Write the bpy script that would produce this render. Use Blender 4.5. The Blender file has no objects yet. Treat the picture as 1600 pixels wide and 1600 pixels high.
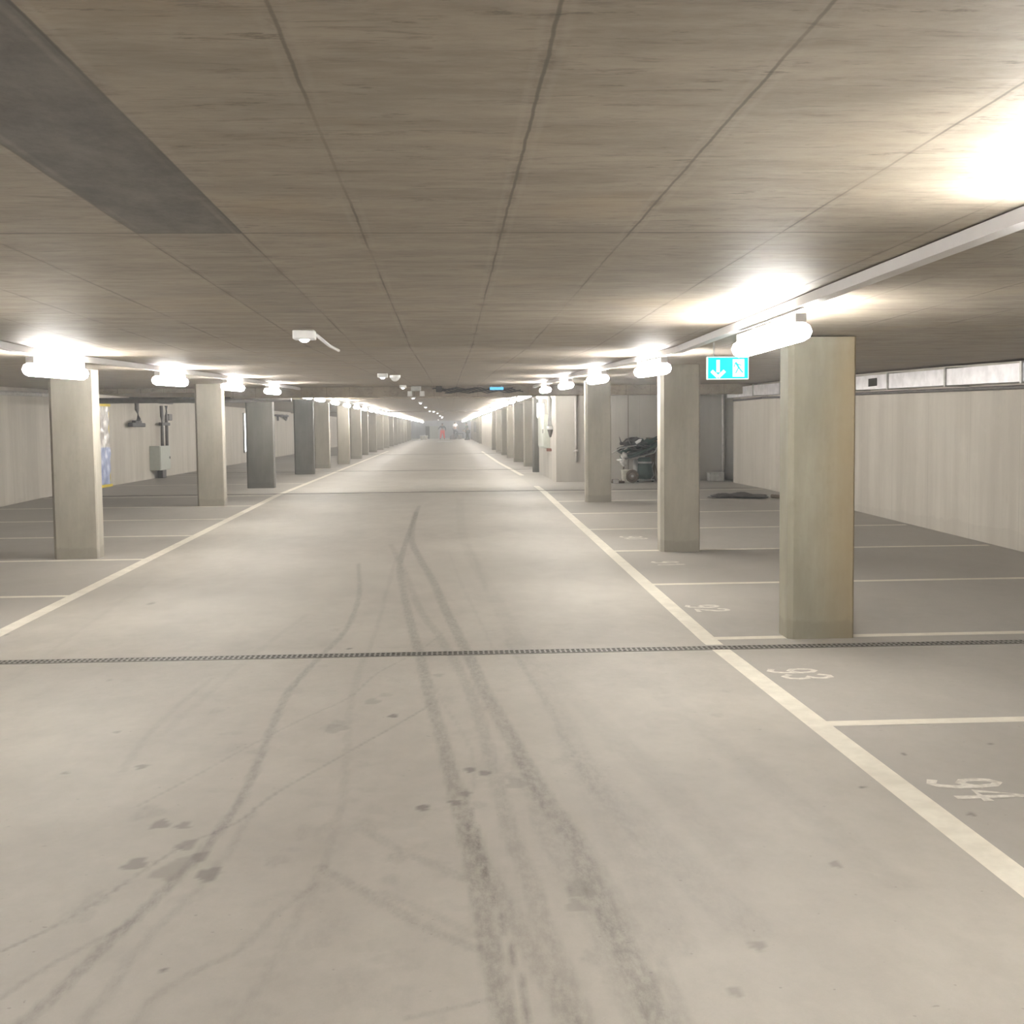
import bpy, bmesh, math, random
import numpy as np
from mathutils import Vector, Matrix
random.seed(7); rng = np.random.RandomState(7)
S = bpy.context.scene
C = S.collection
PI = math.pi

# ------------------------------------------------------------------ camera
H = 1.46; YAW, PITCH, ROLL = 0.053168, 0.068026, 0.0105; FPX = 1850.0
def cam_axes():
    cy, sy, cp, sp = math.cos(YAW), math.sin(YAW), math.cos(PITCH), math.sin(PITCH)
    f = Vector((sy*cp, cy*cp, -sp)); r = Vector((cy, -sy, 0)); u = r.cross(f)
    return f, r*math.cos(ROLL)-u*math.sin(ROLL), r*math.sin(ROLL)+u*math.cos(ROLL)
AF, AR, AU = cam_axes()
cd = bpy.data.cameras.new('camera'); cam = bpy.data.objects.new('camera', cd); C.objects.link(cam)
M = Matrix((AR, AU, -AF)).transposed().to_4x4(); M.translation = (0, 0, H)
cam.matrix_world = M
cd.sensor_width = 36; cd.lens = FPX/1600*36; cd.clip_start = .05; cd.clip_end = 400
S.camera = cam

# ------------------------------------------------------------------ world, exposure
w = bpy.data.worlds.new('world'); S.world = w; w.use_nodes = True
w.node_tree.nodes['Background'].inputs[0].default_value = (.8, .85, .9, 1)
w.node_tree.nodes['Background'].inputs[1].default_value = .02
S.view_settings.view_transform = 'Standard'; S.view_settings.look = 'None'
S.view_settings.gamma = 1; S.view_settings.use_curve_mapping = False
S.view_settings.exposure = 0.27
S.cycles.use_denoising = True; S.cycles.use_light_tree = False
S.cycles.use_adaptive_sampling = True; S.cycles.adaptive_threshold = .07; S.cycles.adaptive_min_samples = 16
S.cycles.max_bounces = 5; S.cycles.diffuse_bounces = 5; S.cycles.glossy_bounces = 2; S.cycles.transmission_bounces = 1
S.cycles.volume_bounces = 0; S.cycles.sample_clamp_indirect = 8
LAMP = 62.0          # emission of the strip lights
HAZE = 0.0045        # dust in the air

# ------------------------------------------------------------------ levels of the place
FP = [(-12, .13), (8, 0), (23.2, .27), (60, .42), (145, .72)]
def F(y):
    return float(np.interp(y, [a for a, b in FP], [b for a, b in FP]))
def CE(y):
    return F(y)+2.07+.03*min(1, max(0, (y-8.9)/6))
XL, XR, YN, YF = -7.85, 6.28, -12.0, 143.0
def unproj(px, py, g=F):
    d = AF+AR*((px-800)/FPX)+AU*((800-py)/FPX)
    z = g(10.0); 
    for _ in range(40):
        t = (z-H)/d.z; z = .5*z+.5*g(t*d.y)
    return Vector((t*d.x, t*d.y, z))
def atY(px, py, Y):
    d = AF+AR*((px-800)/FPX)+AU*((800-py)/FPX); t = Y/d.y
    return Vector((t*d.x, Y, H+t*d.z))

# ------------------------------------------------------------------ object helpers
def tag(o, label=None, cat=None, group=None, kind=None):
    if label: o['label'] = label
    if cat: o['category'] = cat
    if group: o['group'] = group
    if kind: o['kind'] = kind
    return o
def empty(name, loc, label, cat, group=None, rz=0):
    o = bpy.data.objects.new(name, None); C.objects.link(o); o.location = loc; o.rotation_euler.z = rz
    o.empty_display_size = .1
    return tag(o, label, cat, group)
def link(name, bm, mat, parent=None, smooth=False, loc=None):
    me = bpy.data.meshes.new(name); bm.normal_update(); bm.to_mesh(me); bm.free()
    if smooth:
        for p in me.polygons: p.use_smooth = True
    o = bpy.data.objects.new(name, me); C.objects.link(o)
    if mat: me.materials.append(mat)
    if parent: o.parent = parent
    if loc: o.location = loc
    return o
def tree_copy(o, parent=None):
    c = o.copy(); C.objects.link(c)
    if parent: c.parent = parent
    for k in list(o.children): tree_copy(k, c)
    return c
def NB(): return bmesh.new()
def box(bm, x0, x1, y0, y1, z0, z1, rot=None, bev=0):
    m = Matrix.Translation(((x0+x1)/2, (y0+y1)/2, (z0+z1)/2))
    if rot is not None: m = m @ rot
    r = bmesh.ops.create_cube(bm, size=1, matrix=m @ Matrix.Diagonal((x1-x0, y1-y0, z1-z0, 1)))
    if bev:
        es = list({e for v in r['verts'] for e in v.link_edges})
        bmesh.ops.bevel(bm, geom=es, offset=bev, segments=2, affect='EDGES', profile=.5)
def cyl(bm, p, r0, r1, h, seg=20, rot=None, caps=True):
    m = Matrix.Translation(p)
    if rot is not None: m = m @ rot
    m = m @ Matrix.Translation((0, 0, h/2))
    bmesh.ops.create_cone(bm, cap_ends=caps, segments=seg, radius1=r0, radius2=r1, depth=h, matrix=m)
def lathe(bm, prof, seg=24, c=(0, 0, 0), rot=None):
    rings = []
    R = rot if rot is not None else Matrix.Identity(4)
    for r, z in prof:
        rings.append([bm.verts.new(Vector(c)+R @ Vector((r*math.cos(2*PI*i/seg), r*math.sin(2*PI*i/seg), z))) for i in range(seg)])
    for a, b in zip(rings, rings[1:]):
        for i in range(seg):
            bm.faces.new((a[i], a[(i+1) % seg], b[(i+1) % seg], b[i]))
    bm.faces.new(rings[0][::-1]); bm.faces.new(rings[-1])
def tube(bm, pts, r, seg=8, closed=False, flat=1.0):
    pts = [Vector(p) for p in pts]; n = len(pts); rings = []; up = Vector((0, 0, 1))
    for i, p in enumerate(pts):
        a = pts[i-1] if i else p; b = pts[i+1] if i < n-1 else p
        t = (b-a).normalized(); s = t.cross(up)
        if s.length < 1e-3: s = t.cross(Vector((0, 1, 0)))
        s.normalize(); q = s.cross(t).normalized()
        rr = r[i] if isinstance(r, (list, tuple)) else r
        rings.append([bm.verts.new(p+s*rr*math.cos(2*PI*k/seg)+q*rr*flat*math.sin(2*PI*k/seg)) for k in range(seg)])
    for a, b in zip(rings, rings[1:]):
        for k in range(seg): bm.faces.new((a[k], a[(k+1) % seg], b[(k+1) % seg], b[k]))
    bm.faces.new(rings[0][::-1]); bm.faces.new(rings[-1])
def sweep_rect(bm, pts, wd, ht):
    """rectangular bar following pts (top centre line), hanging ht below"""
    rings = [[bm.verts.new((x-wd/2, y, z)), bm.verts.new((x+wd/2, y, z)), bm.verts.new((x+wd/2, y, z-ht)), bm.verts.new((x-wd/2, y, z-ht))] for x, y, z in pts]
    for a, b in zip(rings, rings[1:]):
        for k in range(4): bm.faces.new((a[k], b[k], b[(k+1) % 4], a[(k+1) % 4]))
    bm.faces.new(rings[0]); bm.faces.new(rings[-1][::-1])
def RX(a): return Matrix.Rotation(a, 4, 'X')
def RY(a): return Matrix.Rotation(a, 4, 'Y')
def RZ(a): return Matrix.Rotation(a, 4, 'Z')

# ------------------------------------------------------------------ material helpers
class NT:
    def __init__(s, name):
        s.m = bpy.data.materials.new(name); s.m.use_nodes = True
        s.t = s.m.node_tree; s.b = s.t.nodes['Principled BSDF']
    def n(s, ty, **kw):
        x = s.t.nodes.new(ty)
        for k, v in kw.items(): setattr(x, k, v)
        return x
    def set(s, sock, v):
        if isinstance(v, bpy.types.NodeSocket): s.t.links.new(v, sock)
        elif isinstance(v, (tuple, list)) and len(v) == 3 and sock.type == 'RGBA': sock.default_value = (*v, 1)
        else: sock.default_value = v
    def math(s, op, a, b=0.0, c=0.0, clamp=False):
        x = s.n('ShaderNodeMath', operation=op, use_clamp=clamp); s.set(x.inputs[0], a); s.set(x.inputs[1], b); s.set(x.inputs[2], c)
        return x.outputs[0]
    def mix(s, f, a, b, mode='MIX'):
        x = s.n('ShaderNodeMix', data_type='RGBA', blend_type=mode); s.set(x.inputs[0], f); s.set(x.inputs[6], a); s.set(x.inputs[7], b)
        return x.outputs[2]
    def noise(s, scale, vec=None, sc=(1, 1, 1), detail=4, rough=.55, off=(0, 0, 0), dist=0):
        if vec is None: vec = s.coord()
        mp = s.n('ShaderNodeMapping'); s.set(mp.inputs[0], vec); mp.inputs['Scale'].default_value = sc; mp.inputs['Location'].default_value = off
        x = s.n('ShaderNodeTexNoise'); s.set(x.inputs['Vector'], mp.outputs[0])
        x.inputs['Scale'].default_value = scale; x.inputs['Detail'].default_value = detail; x.inputs['Roughness'].default_value = rough
        x.inputs['Distortion'].default_value = dist
        return x.outputs[0]
    def coord(s):
        if not hasattr(s, '_c'): s._c = s.n('ShaderNodeTexCoord')
        return s._c.outputs['Object']
    def ramp(s, v, a, b, lo=0.0, hi=1.0):
        x = s.n('ShaderNodeMapRange', interpolation_type='SMOOTHSTEP'); s.set(x.inputs[0], v)
        for i, q in enumerate((a, b, lo, hi)): x.inputs[i+1].default_value = q
        return x.outputs[0]
    def sep(s, vec=None):
        x = s.n('ShaderNodeSeparateXYZ'); s.set(x.inputs[0], vec if vec is not None else s.coord()); return x.outputs
    def bump(s, h, strength=.3, dist=.01):
        x = s.n('ShaderNodeBump'); s.set(x.inputs['Height'], h); x.inputs['Strength'].default_value = strength; x.inputs['Distance'].default_value = dist
        s.t.links.new(x.outputs[0], s.b.inputs['Normal'])
    def out(s, col, rough=.7, metal=0, spec=.4):
        s.set(s.b.inputs['Base Color'], col); s.set(s.b.inputs['Roughness'], rough); s.b.inputs['Metallic'].default_value = metal
        s.b.inputs['Specular IOR Level'].default_value = spec
        return s.m
def simple(name, col, rough=.6, metal=0, var=.12, scale=12, spec=.4):
    t = NT(name); n = t.noise(scale)
    a = tuple(c*(1-var) for c in col); b = tuple(min(1, c*(1+var)) for c in col)
    return t.out(t.mix(t.ramp(n, .3, .7), a, b), rough, metal, spec)
def emit(name, col, strength):
    t = NT(name); t.out(col, .5); t.set(t.b.inputs['Emission Color'], col); t.b.inputs['Emission Strength'].default_value = strength
    return t.m

# floor concrete: pale trowelled slab, tyre marks and wet spots come from the 'stain' attribute
t = NT('concrete_floor')
big = t.ramp(t.noise(.55, detail=3), .3, .7); mid = t.ramp(t.noise(3.2, sc=(1, .55, 1), detail=6, rough=.65), .3, .72)
fine = t.noise(160, detail=3); cloud = t.ramp(t.noise(1.6, sc=(1, .35, 1), detail=5, dist=.6, off=(4, 2, 0)), .42, .68)
col = t.mix(big, (.360, .338, .303), (.425, .402, .360))
col = t.mix(t.math('MULTIPLY', mid, .45), col, (.49, .462, .415))
col = t.mix(t.math('MULTIPLY', cloud, .25), col, (.31, .288, .255))
# bays beside the lane tinted greyer, painting in their dimmer light
X = t.sep()[0]
bay = t.math('MAXIMUM', t.ramp(X, 1.79, 1.80), t.ramp(X, -3.27, -3.28))
col = t.mix(t.math('MULTIPLY', bay, .4), col, (.33, .315, .295))
st = t.n('ShaderNodeAttribute', attribute_name='stain').outputs['Fac']
brk = t.ramp(t.noise(34, sc=(1, .35, 1), detail=5, rough=.75), .3, .7, .35, 1.25)
stn = t.math('MULTIPLY', t.math('MULTIPLY', st, 1.0), brk, clamp=True)
col = t.mix(stn, col, (.105, .095, .082))
spo = t.n('ShaderNodeAttribute', attribute_name='spot').outputs['Fac']
col = t.mix(spo, col, (.10, .092, .08))
gr = t.ramp(t.noise(11, sc=(1, .7, 1), detail=8, rough=.8, off=(2, 8, 1)), .35, .7)
col = t.mix(t.math('MULTIPLY', gr, .16), col, (.24, .215, .19))
spk = t.ramp(t.noise(38, detail=1, off=(9, 1, 0)), .755, .80)
col = t.mix(t.math('MULTIPLY', spk, .35), col, (.12, .11, .10))
t.bump(t.math('ADD', t.math('MULTIPLY', fine, .35), mid), .10, .004)
M_FLOOR = t.out(col, t.math('SUBTRACT', .56, t.math('MULTIPLY', stn, .12)), spec=.45)

# ceiling concrete: formwork sheets with joints
JX = [-7.4, -6.95, -6.5, -6.05, -5.6, -5.15, -4.7, -4.25, -3.8, -3.35, -2.9, -2.4, -1.95, -1.5, -1.0, -.66, -.27, .185, .61, 1.12, 1.62, 2.1, 2.6, 3.1, 3.6, 4.1, 4.6, 5.1, 5.6]
JY = [-8, -5.5, -3.4, -1, 1.35, 3.95, 6.36, 8.95, 11.4, 13.9, 16.4, 18.9, 21.4]
t = NT('concrete_ceiling')
sx, sy, sz = t.sep()
wob = t.math('MULTIPLY', t.math('SUBTRACT', t.noise(2.5, detail=7, rough=.7), .5), .018)
wob2 = t.math('MULTIPLY', t.math('SUBTRACT', t.noise(1.3, detail=5), .5), .012)
xx = t.math('ADD', sx, wob); yy = t.math('ADD', sy, wob2)
dx = None
for a in JX:
    d = t.math('ABSOLUTE', t.math('SUBTRACT', xx, a)); dx = d if dx is None else t.math('MINIMUM', dx, d)
dy = None
for a in JY:
    d = t.math('ABSOLUTE', t.math('SUBTRACT', yy, a)); dy = d if dy is None else t.math('MINIMUM', dy, d)
streak = t.noise(2.6, sc=(1, 3, 1), detail=9, rough=.72)
streak2 = t.noise(7, sc=(.6, 4, 1), detail=6, rough=.75, off=(3, 7, 0), dist=.5)
patch = t.noise(.8, detail=4, off=(1, 3, 0))
col = t.mix(t.ramp(streak, .3, .7), (.225, .192, .152), (.335, .292, .236))
col = t.mix(t.math('MULTIPLY', t.ramp(patch, .45, .75), .5), col, (.26, .235, .195))
col = t.mix(t.math('MULTIPLY', t.ramp(t.noise(1.4, detail=5, off=(8, 0, 2)), .52, .72), .28), col, (.36, .27, .16))
col = t.mix(t.math('MULTIPLY', t.ramp(streak2, .53, .66), .5), col, (.12, .10, .085))
blk = t.ramp(t.noise(4.5, sc=(1, 4, 1), detail=7, rough=.78, off=(5, 5, 0)), .585, .67)
col = t.mix(t.math('MULTIPLY', blk, .55), col, (.07, .06, .05))
# stained formwork sheet left of the middle (a darker cast panel with its own edges)
inx = t.math('MULTIPLY', t.ramp(xx, -1.005, -.995), t.ramp(sx, -.655, -.66))
near = t.ramp(yy, 3.955, 3.95)
pan = t.math('MULTIPLY', inx, t.math('ADD', t.math('MULTIPLY', near, .75), t.math('MULTIPLY', t.ramp(yy, 6.4, 6.3), .16)), clamp=True)
pm = t.ramp(t.noise(5, sc=(1, .6, 1), detail=8, rough=.75, off=(2, 2, 2)), .3, .7)
col = t.mix(pan, col, t.mix(pm, (.06, .056, .053), (.15, .14, .13)))
jn = t.ramp(t.noise(1.1, detail=2, off=(0, 9, 0)), .3, .62)
jl = t.math('MULTIPLY', t.ramp(dx, .006, .0015), t.math('ADD', t.math('MULTIPLY', jn, .6), .12))
jt = t.math('MULTIPLY', t.ramp(dy, .011, .004), .62)
jj = t.math('MAXIMUM', jl, jt)
col = t.mix(jj, col, (.07, .06, .05))
wide = t.math('MULTIPLY', t.ramp(dx, .05, .0), t.ramp(t.noise(3.5, detail=7, rough=.75, off=(6, 1, 1)), .5, .68))
col = t.mix(t.math('MULTIPLY', wide, .6), col, (.11, .09, .07))
fin = t.math('MULTIPLY', t.ramp(t.math('ABSOLUTE', t.math('SUBTRACT', dx, .022)), .012, .002), jn)
col = t.mix(t.math('MULTIPLY', fin, .14), col, (.42, .38, .32))
hgt = t.math('ADD', t.math('MULTIPLY', streak, .6), t.math('SUBTRACT', t.math('MULTIPLY', t.noise(60, detail=3), .12), t.math('MULTIPLY', jj, .12)))
t.bump(hgt, .22, .007)
M_CEIL = t.out(col, .62, spec=.35)

def wall_mat(name, a, b, sc=(1, 1, .08), band=True):
    t = NT(name)
    st = t.noise(2.2, sc=sc, detail=5, rough=.6); f = t.noise(6, sc=(1, 1, .25), detail=6, rough=.7, off=(3, 3, 3))
    col = t.mix(t.ramp(st, .35, .65), a, b)
    col = t.mix(t.math('MULTIPLY', t.ramp(f, .55, .75), .3), col, tuple(c*.72 for c in a))
    sx, sy, sz = t.sep()
    lf = t.noise(.35, detail=3, off=(7, 7, 7)); col = t.mix(t.math('MULTIPLY', t.ramp(lf, .3, .7), .4), col, tuple(c*.86 for c in a))
    tz = t.noise(3, detail=6, rough=.7, off=(1, 5, 3)); col = t.mix(t.math('MULTIPLY', t.ramp(tz, .5, .8), .35), col, tuple(c*1.12 for c in b))
    # board joints and tie holes
    fr = t.math('ABSOLUTE', t.math('SUBTRACT', t.math('FRACT', t.math('MULTIPLY', t.math('ADD', t.math('ADD', sx, sy), .37), .8)), .5))
    j = t.ramp(fr, .0055, .002)
    col = t.mix(t.math('MULTIPLY', j, .35), col, tuple(c*.45 for c in a))
    if band:
        lo = t.ramp(t.math('ADD', sz, t.math('MULTIPLY', t.noise(2, detail=3), .25)), .42, .40)
        col = t.mix(t.math('MULTIPLY', lo, .18), col, tuple(c*.7 for c in a))
    t.bump(t.math('ADD', st, t.math('MULTIPLY', f, .4)), .2, .01)
    return t.out(col, .75, spec=.3)
M_WALL = wall_mat('concrete_wall', (.50, .462, .405), (.60, .56, .495))
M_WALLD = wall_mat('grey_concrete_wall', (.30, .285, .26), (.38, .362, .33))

def column_mat(name, a, b, och=.0):
    t = NT(name)
    st = t.noise(3.5, sc=(1, 1, .25), detail=6, rough=.65); f = t.noise(9, detail=6, rough=.7, off=(3, 3, 3))
    col = t.mix(t.ramp(st, .3, .7), a, b)
    col = t.mix(t.math('MULTIPLY', t.ramp(f, .52, .8), .4), col, tuple(c*.7 for c in a))
    sx, sy, sz = t.sep()
    if och:
        g = t.math('ADD', sx, t.math('MULTIPLY', t.math('SUBTRACT', t.noise(1.8, sc=(1, 1, .4), detail=4), .5), .5))
        col = t.mix(t.math('MULTIPLY', t.ramp(g, -.12, .22), och), col, (.30, .215, .10))
    ft = t.ramp(t.math('ADD', sz, t.math('MULTIPLY', t.noise(7, detail=4), .2)), .24, .20)
    col = t.mix(t.math('MULTIPLY', ft, .3), col, tuple(c*.6 for c in a))
    t.bump(t.math('ADD', st, t.math('MULTIPLY', f, .6)), .25, .008)
    return t.out(col, .72, spec=.3)
M_COL = column_mat('concrete_column', (.33, .31, .26), (.43, .405, .345))
M_COLO = column_mat('ochre_stained_concrete', (.25, .235, .185), (.34, .32, .255), .5)
M_COLSHADE = column_mat('shade_darkened_column', (.105, .102, .093), (.155, .15, .137))  # same column concrete, darkened to paint in the shade on unlit faces

t = NT('line_paint'); n = t.ramp(t.noise(7, detail=6, rough=.7), .25, .75)
M_PAINT = t.out(t.mix(n, (.66, .62, .53), (.82, .78, .68)), .5)
t = NT('worn_digit_paint'); n = t.ramp(t.noise(25, detail=5, rough=.7), .3, .7)
M_DIG = t.out(t.mix(n, (.50, .475, .42), (.80, .77, .70)), .6)
M_RAIL = simple('white_painted_steel', (.66, .64, .64), .45, var=.02)
M_WHITE = simple('white_plastic', (.75, .75, .74), .4, var=.04)
M_LAMP = emit('strip_light_glow', (1, .968, .915), LAMP)
M_UP = emit('uplight_glow', (1, .968, .915), LAMP*3.0)
M_LED = emit('led_glow', (.92, .93, 1), 22)
M_DARK = simple('dark_trough', (.03, .028, .025), .8)
M_GRATE = simple('galvanised_grate', (.26, .25, .23), .45, .6, .2, 30)
M_GALV = simple('galvanised_duct', (.88, .86, .88), .38, .3, .10, 6)
M_BLACK = simple('black_plastic', (.045, .04, .038), .55)
M_PIPE = simple('dark_grey_pipe', (.13, .12, .115), .5)
M_PIPEL = simple('pale_pipe', (.50, .48, .45), .45)
M_CAB = simple('grey_green_enamel', (.46, .48, .43), .5, var=.04)
M_YEL = simple('yellow_tape', (.80, .62, .05), .5, var=.1)
M_GREEN = simple('dark_green_enamel', (.018, .05, .038), .5)
M_STEEL = simple('brushed_steel', (.45, .45, .43), .35, .7)
M_BROWN = simple('rusty_brown', (.12, .09, .065), .8)
M_BUCKET = simple('dirty_white_plastic', (.70, .68, .60), .5)
M_HOSE = simple('grey_hose', (.07, .078, .074), .6)
M_CLOTH = simple('grey_rag', (.42, .41, .39), .9)
M_BLOCK = simple('pale_block', (.50, .49, .46), .85)
M_CYAN = emit('exit_sign_green', (.0, .66, .70), .85)
M_SIGNW = emit('exit_sign_white', (.85, 1, .97), .8)
M_BLUE = emit('blue_sign_glow', (.10, .45, .80), .9)

# ------------------------------------------------------------------ floor with stains computed in metres on the slab
def polyfield(P, pts, wd, amt, soft=.35):
    """P Nx2 -> stain amount of a track through pts (pixels of the photo taken to the slab)"""
    q = np.array([[*unproj(a, b)[:2]] for a, b in pts])
    # Catmull style resample
    qq = []
    for i in range(len(q)-1):
        p0 = q[max(i-1, 0)]; p1 = q[i]; p2 = q[i+1]; p3 = q[min(i+2, len(q)-1)]
        for s in np.linspace(0, 1, 5, endpoint=False):
            qq.append(.5*((2*p1)+(-p0+p2)*s+(2*p0-5*p1+4*p2-p3)*s*s+(-p0+3*p1-3*p2+p3)*s**3))
    qq.append(q[-1]); qq = np.array(qq)
    lo = qq.min(0)-wd*2; hi = qq.max(0)+wd*2
    idx = np.where((P[:, 0] > lo[0]) & (P[:, 0] < hi[0]) & (P[:, 1] > lo[1]) & (P[:, 1] < hi[1]))[0]
    Q = P[idx]; best = np.full(len(Q), 9e9)
    for a, b in zip(qq, qq[1:]):
        ab = b-a; L = max(1e-9, ab @ ab); s = np.clip(((Q-a) @ ab)/L, 0, 1)
        d = np.hypot(*(Q-a-s[:, None]*ab).T); best = np.minimum(best, d)
    h = wd/2; v = np.clip((h*(1+soft)-best)/(h*2*soft), 0, 1); v = v*v*(3-2*v)
    return idx, amt*v
TRACKS = [
 ([(655,790),(640,830),(625,880),(630,920),(642,975),(655,1020),(672,1090),(690,1150),(705,1210),(720,1270),(740,1350),(755,1430),(775,1520),(792,1600)],.085,.42),
 ([(650,800),(643,840),(655,870),(675,905),(695,950),(715,990),(735,1030),(755,1075),(780,1120),(803,1160),(830,1210),(865,1270),(903,1330),(935,1400),(962,1450),(992,1510),(1035,1600)],.10,.44),
 ([(610,850),(635,900),(655,950),(690,1000),(720,1050),(745,1110),(765,1180),(782,1240),(800,1310),(830,1380),(850,1450),(880,1520),(912,1600)],.085,.26),
 ([(733,1290),(755,1345),(790,1410),(825,1480),(860,1540),(890,1600)],.08,.30),
 ([(725,1230),(745,1300),(765,1380),(790,1460),(815,1540),(825,1600)],.018,.5),
 ([(718,780),(722,830),(738,870),(765,920),(800,985),(835,1050),(875,1120),(905,1190),(960,1290),(1010,1380),(1060,1480)],.17,.13),
 ([(760,920),(745,880),(730,850)],.06,.12),
 ([(560,880),(562,920),(556,950),(540,985),(512,1015),(480,1047),(450,1082),(428,1130),(407,1180),(382,1240),(348,1290),(312,1335),(270,1378),(225,1422),(170,1472),(110,1532),(30,1605)],.055,.40),
 ([(675,1098),(650,1115),(580,1155),(500,1200),(430,1240),(370,1285),(300,1315),(240,1350),(150,1410),(80,1450),(0,1487)],.02,.36),
 ([(690,990),(650,1020),(590,1052),(545,1090),(480,1120),(400,1160),(300,1215),(210,1262)],.018,.26),
 ([(620,870),(605,920),(590,980),(565,1040),(548,1100),(542,1180),(535,1250),(510,1340),(470,1420),(430,1500),(370,1600)],.05,.16),
 ([(395,1270),(350,1340),(300,1400),(240,1455),(190,1520),(130,1600)],.045,.2),
 ([(500,1380),(440,1420),(380,1480),(300,1520),(240,1560),(210,1600)],.04,.2),
 ([(0,1560),(60,1520),(130,1480),(210,1440)],.03,.24),
 ([(560,1290),(610,1320),(680,1352),(730,1375)],.06,.20),
 ([(500,1355),(580,1400),(650,1440),(742,1482)],.06,.24),
 ([(600,1395),(680,1430),(740,1462)],.05,.16),
 ([(640,1590),(710,1575),(770,1560)],.03,.2),
 ([(330,1060),(270,1110),(230,1150),(190,1205)],.05,.14),
 ([(480,960),(400,1020),(330,1080),(250,1150)],.06,.10),
 ([(900,1180),(985,1270),(1080,1370),(1170,1450)],.20,.14),
 ([(850,1040),(960,1150),(1060,1250),(1150,1350)],.16,.10),
 ([(1000,1060),(1140,1170),(1250,1260),(1400,1380)],.16,.09),
 ([(790,1000),(850,1090),(880,1150),(930,1240)],.05,.16),
 ([(655,1030),(700,1110),(735,1170),(740,1230),(720,1270)],.02,.14),
 ([(800,1180),(830,1240),(850,1300),(890,1370),(930,1440),(960,1520),(1000,1600)],.09,.22),
 ([(880,1270),(930,1340),(980,1430),(1030,1500),(1075,1600)],.05,.18),
 ([(700,860),(720,910),(745,960),(780,1030)],.03,.13),
 ([(240,905),(160,960),(90,1010),(20,1060)],.05,.10),
]
SPOTS = [(212,1350,17,.55),(326,1366,18,.6),(312,1339,14,.55),(290,1321,15,.45),(250,1288,14,.55),(287,1290,11,.5),(660,1262,10,.75),(711,1254,9,.6),
 (735,1203,9,.7),(757,1208,9,.65),(615,1119,7,.8),(728,1240,8,.5),(222,1198,9,.5),(102,1208,5,.5),(182,1144,5,.4),(582,1096,12,.3),(602,1086,10,.25),
 (524,1138,18,.3),(530,1130,14,.25),(750,1107,13,.25),(808,1224,17,.3),(800,1212,14,.25),(748,1258,14,.2),(265,1362,24,.35),(285,1348,18,.3),(150,1405,22,.22),(120,1430,26,.2),
 (1348,1230,4.5,.8),(1413,1178,4.5,.8),(1518,1272,6,.6),(1305,1350,9,.45),(1183,1477,12,.4),(1150,1550,11,.35),(1550,1162,4,.7),(545,1014,4,.8),(572,912,3.5,.8),
 (255,1515,4,.8),(524,984,9,.22),(236,943,4,.6),(10,992,3,.8),(170,1063,5,.3),(1135,1080,8,.22),(1120,1118,10,.22),(685,1055,9,.3),(745,1345,12,.2),(905,1390,22,.3),
 (900,1415,16,.3),(930,1495,24,.25),(960,1530,20,.28),(1020,1530,18,.25),(905,1330,20,.2),(570,1290,22,.2),(620,1340,18,.25),(610,1375,16,.15),(490,1470,26,.15),(625,1560,26,.10),
 (230,1270,26,.22),(395,1175,10,.2),(340,1110,14,.18),(430,1345,20,.2),(480,1300,24,.16),(520,1290,20,.18),(880,1190,16,.2),(960,1170,14,.12)]
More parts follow.
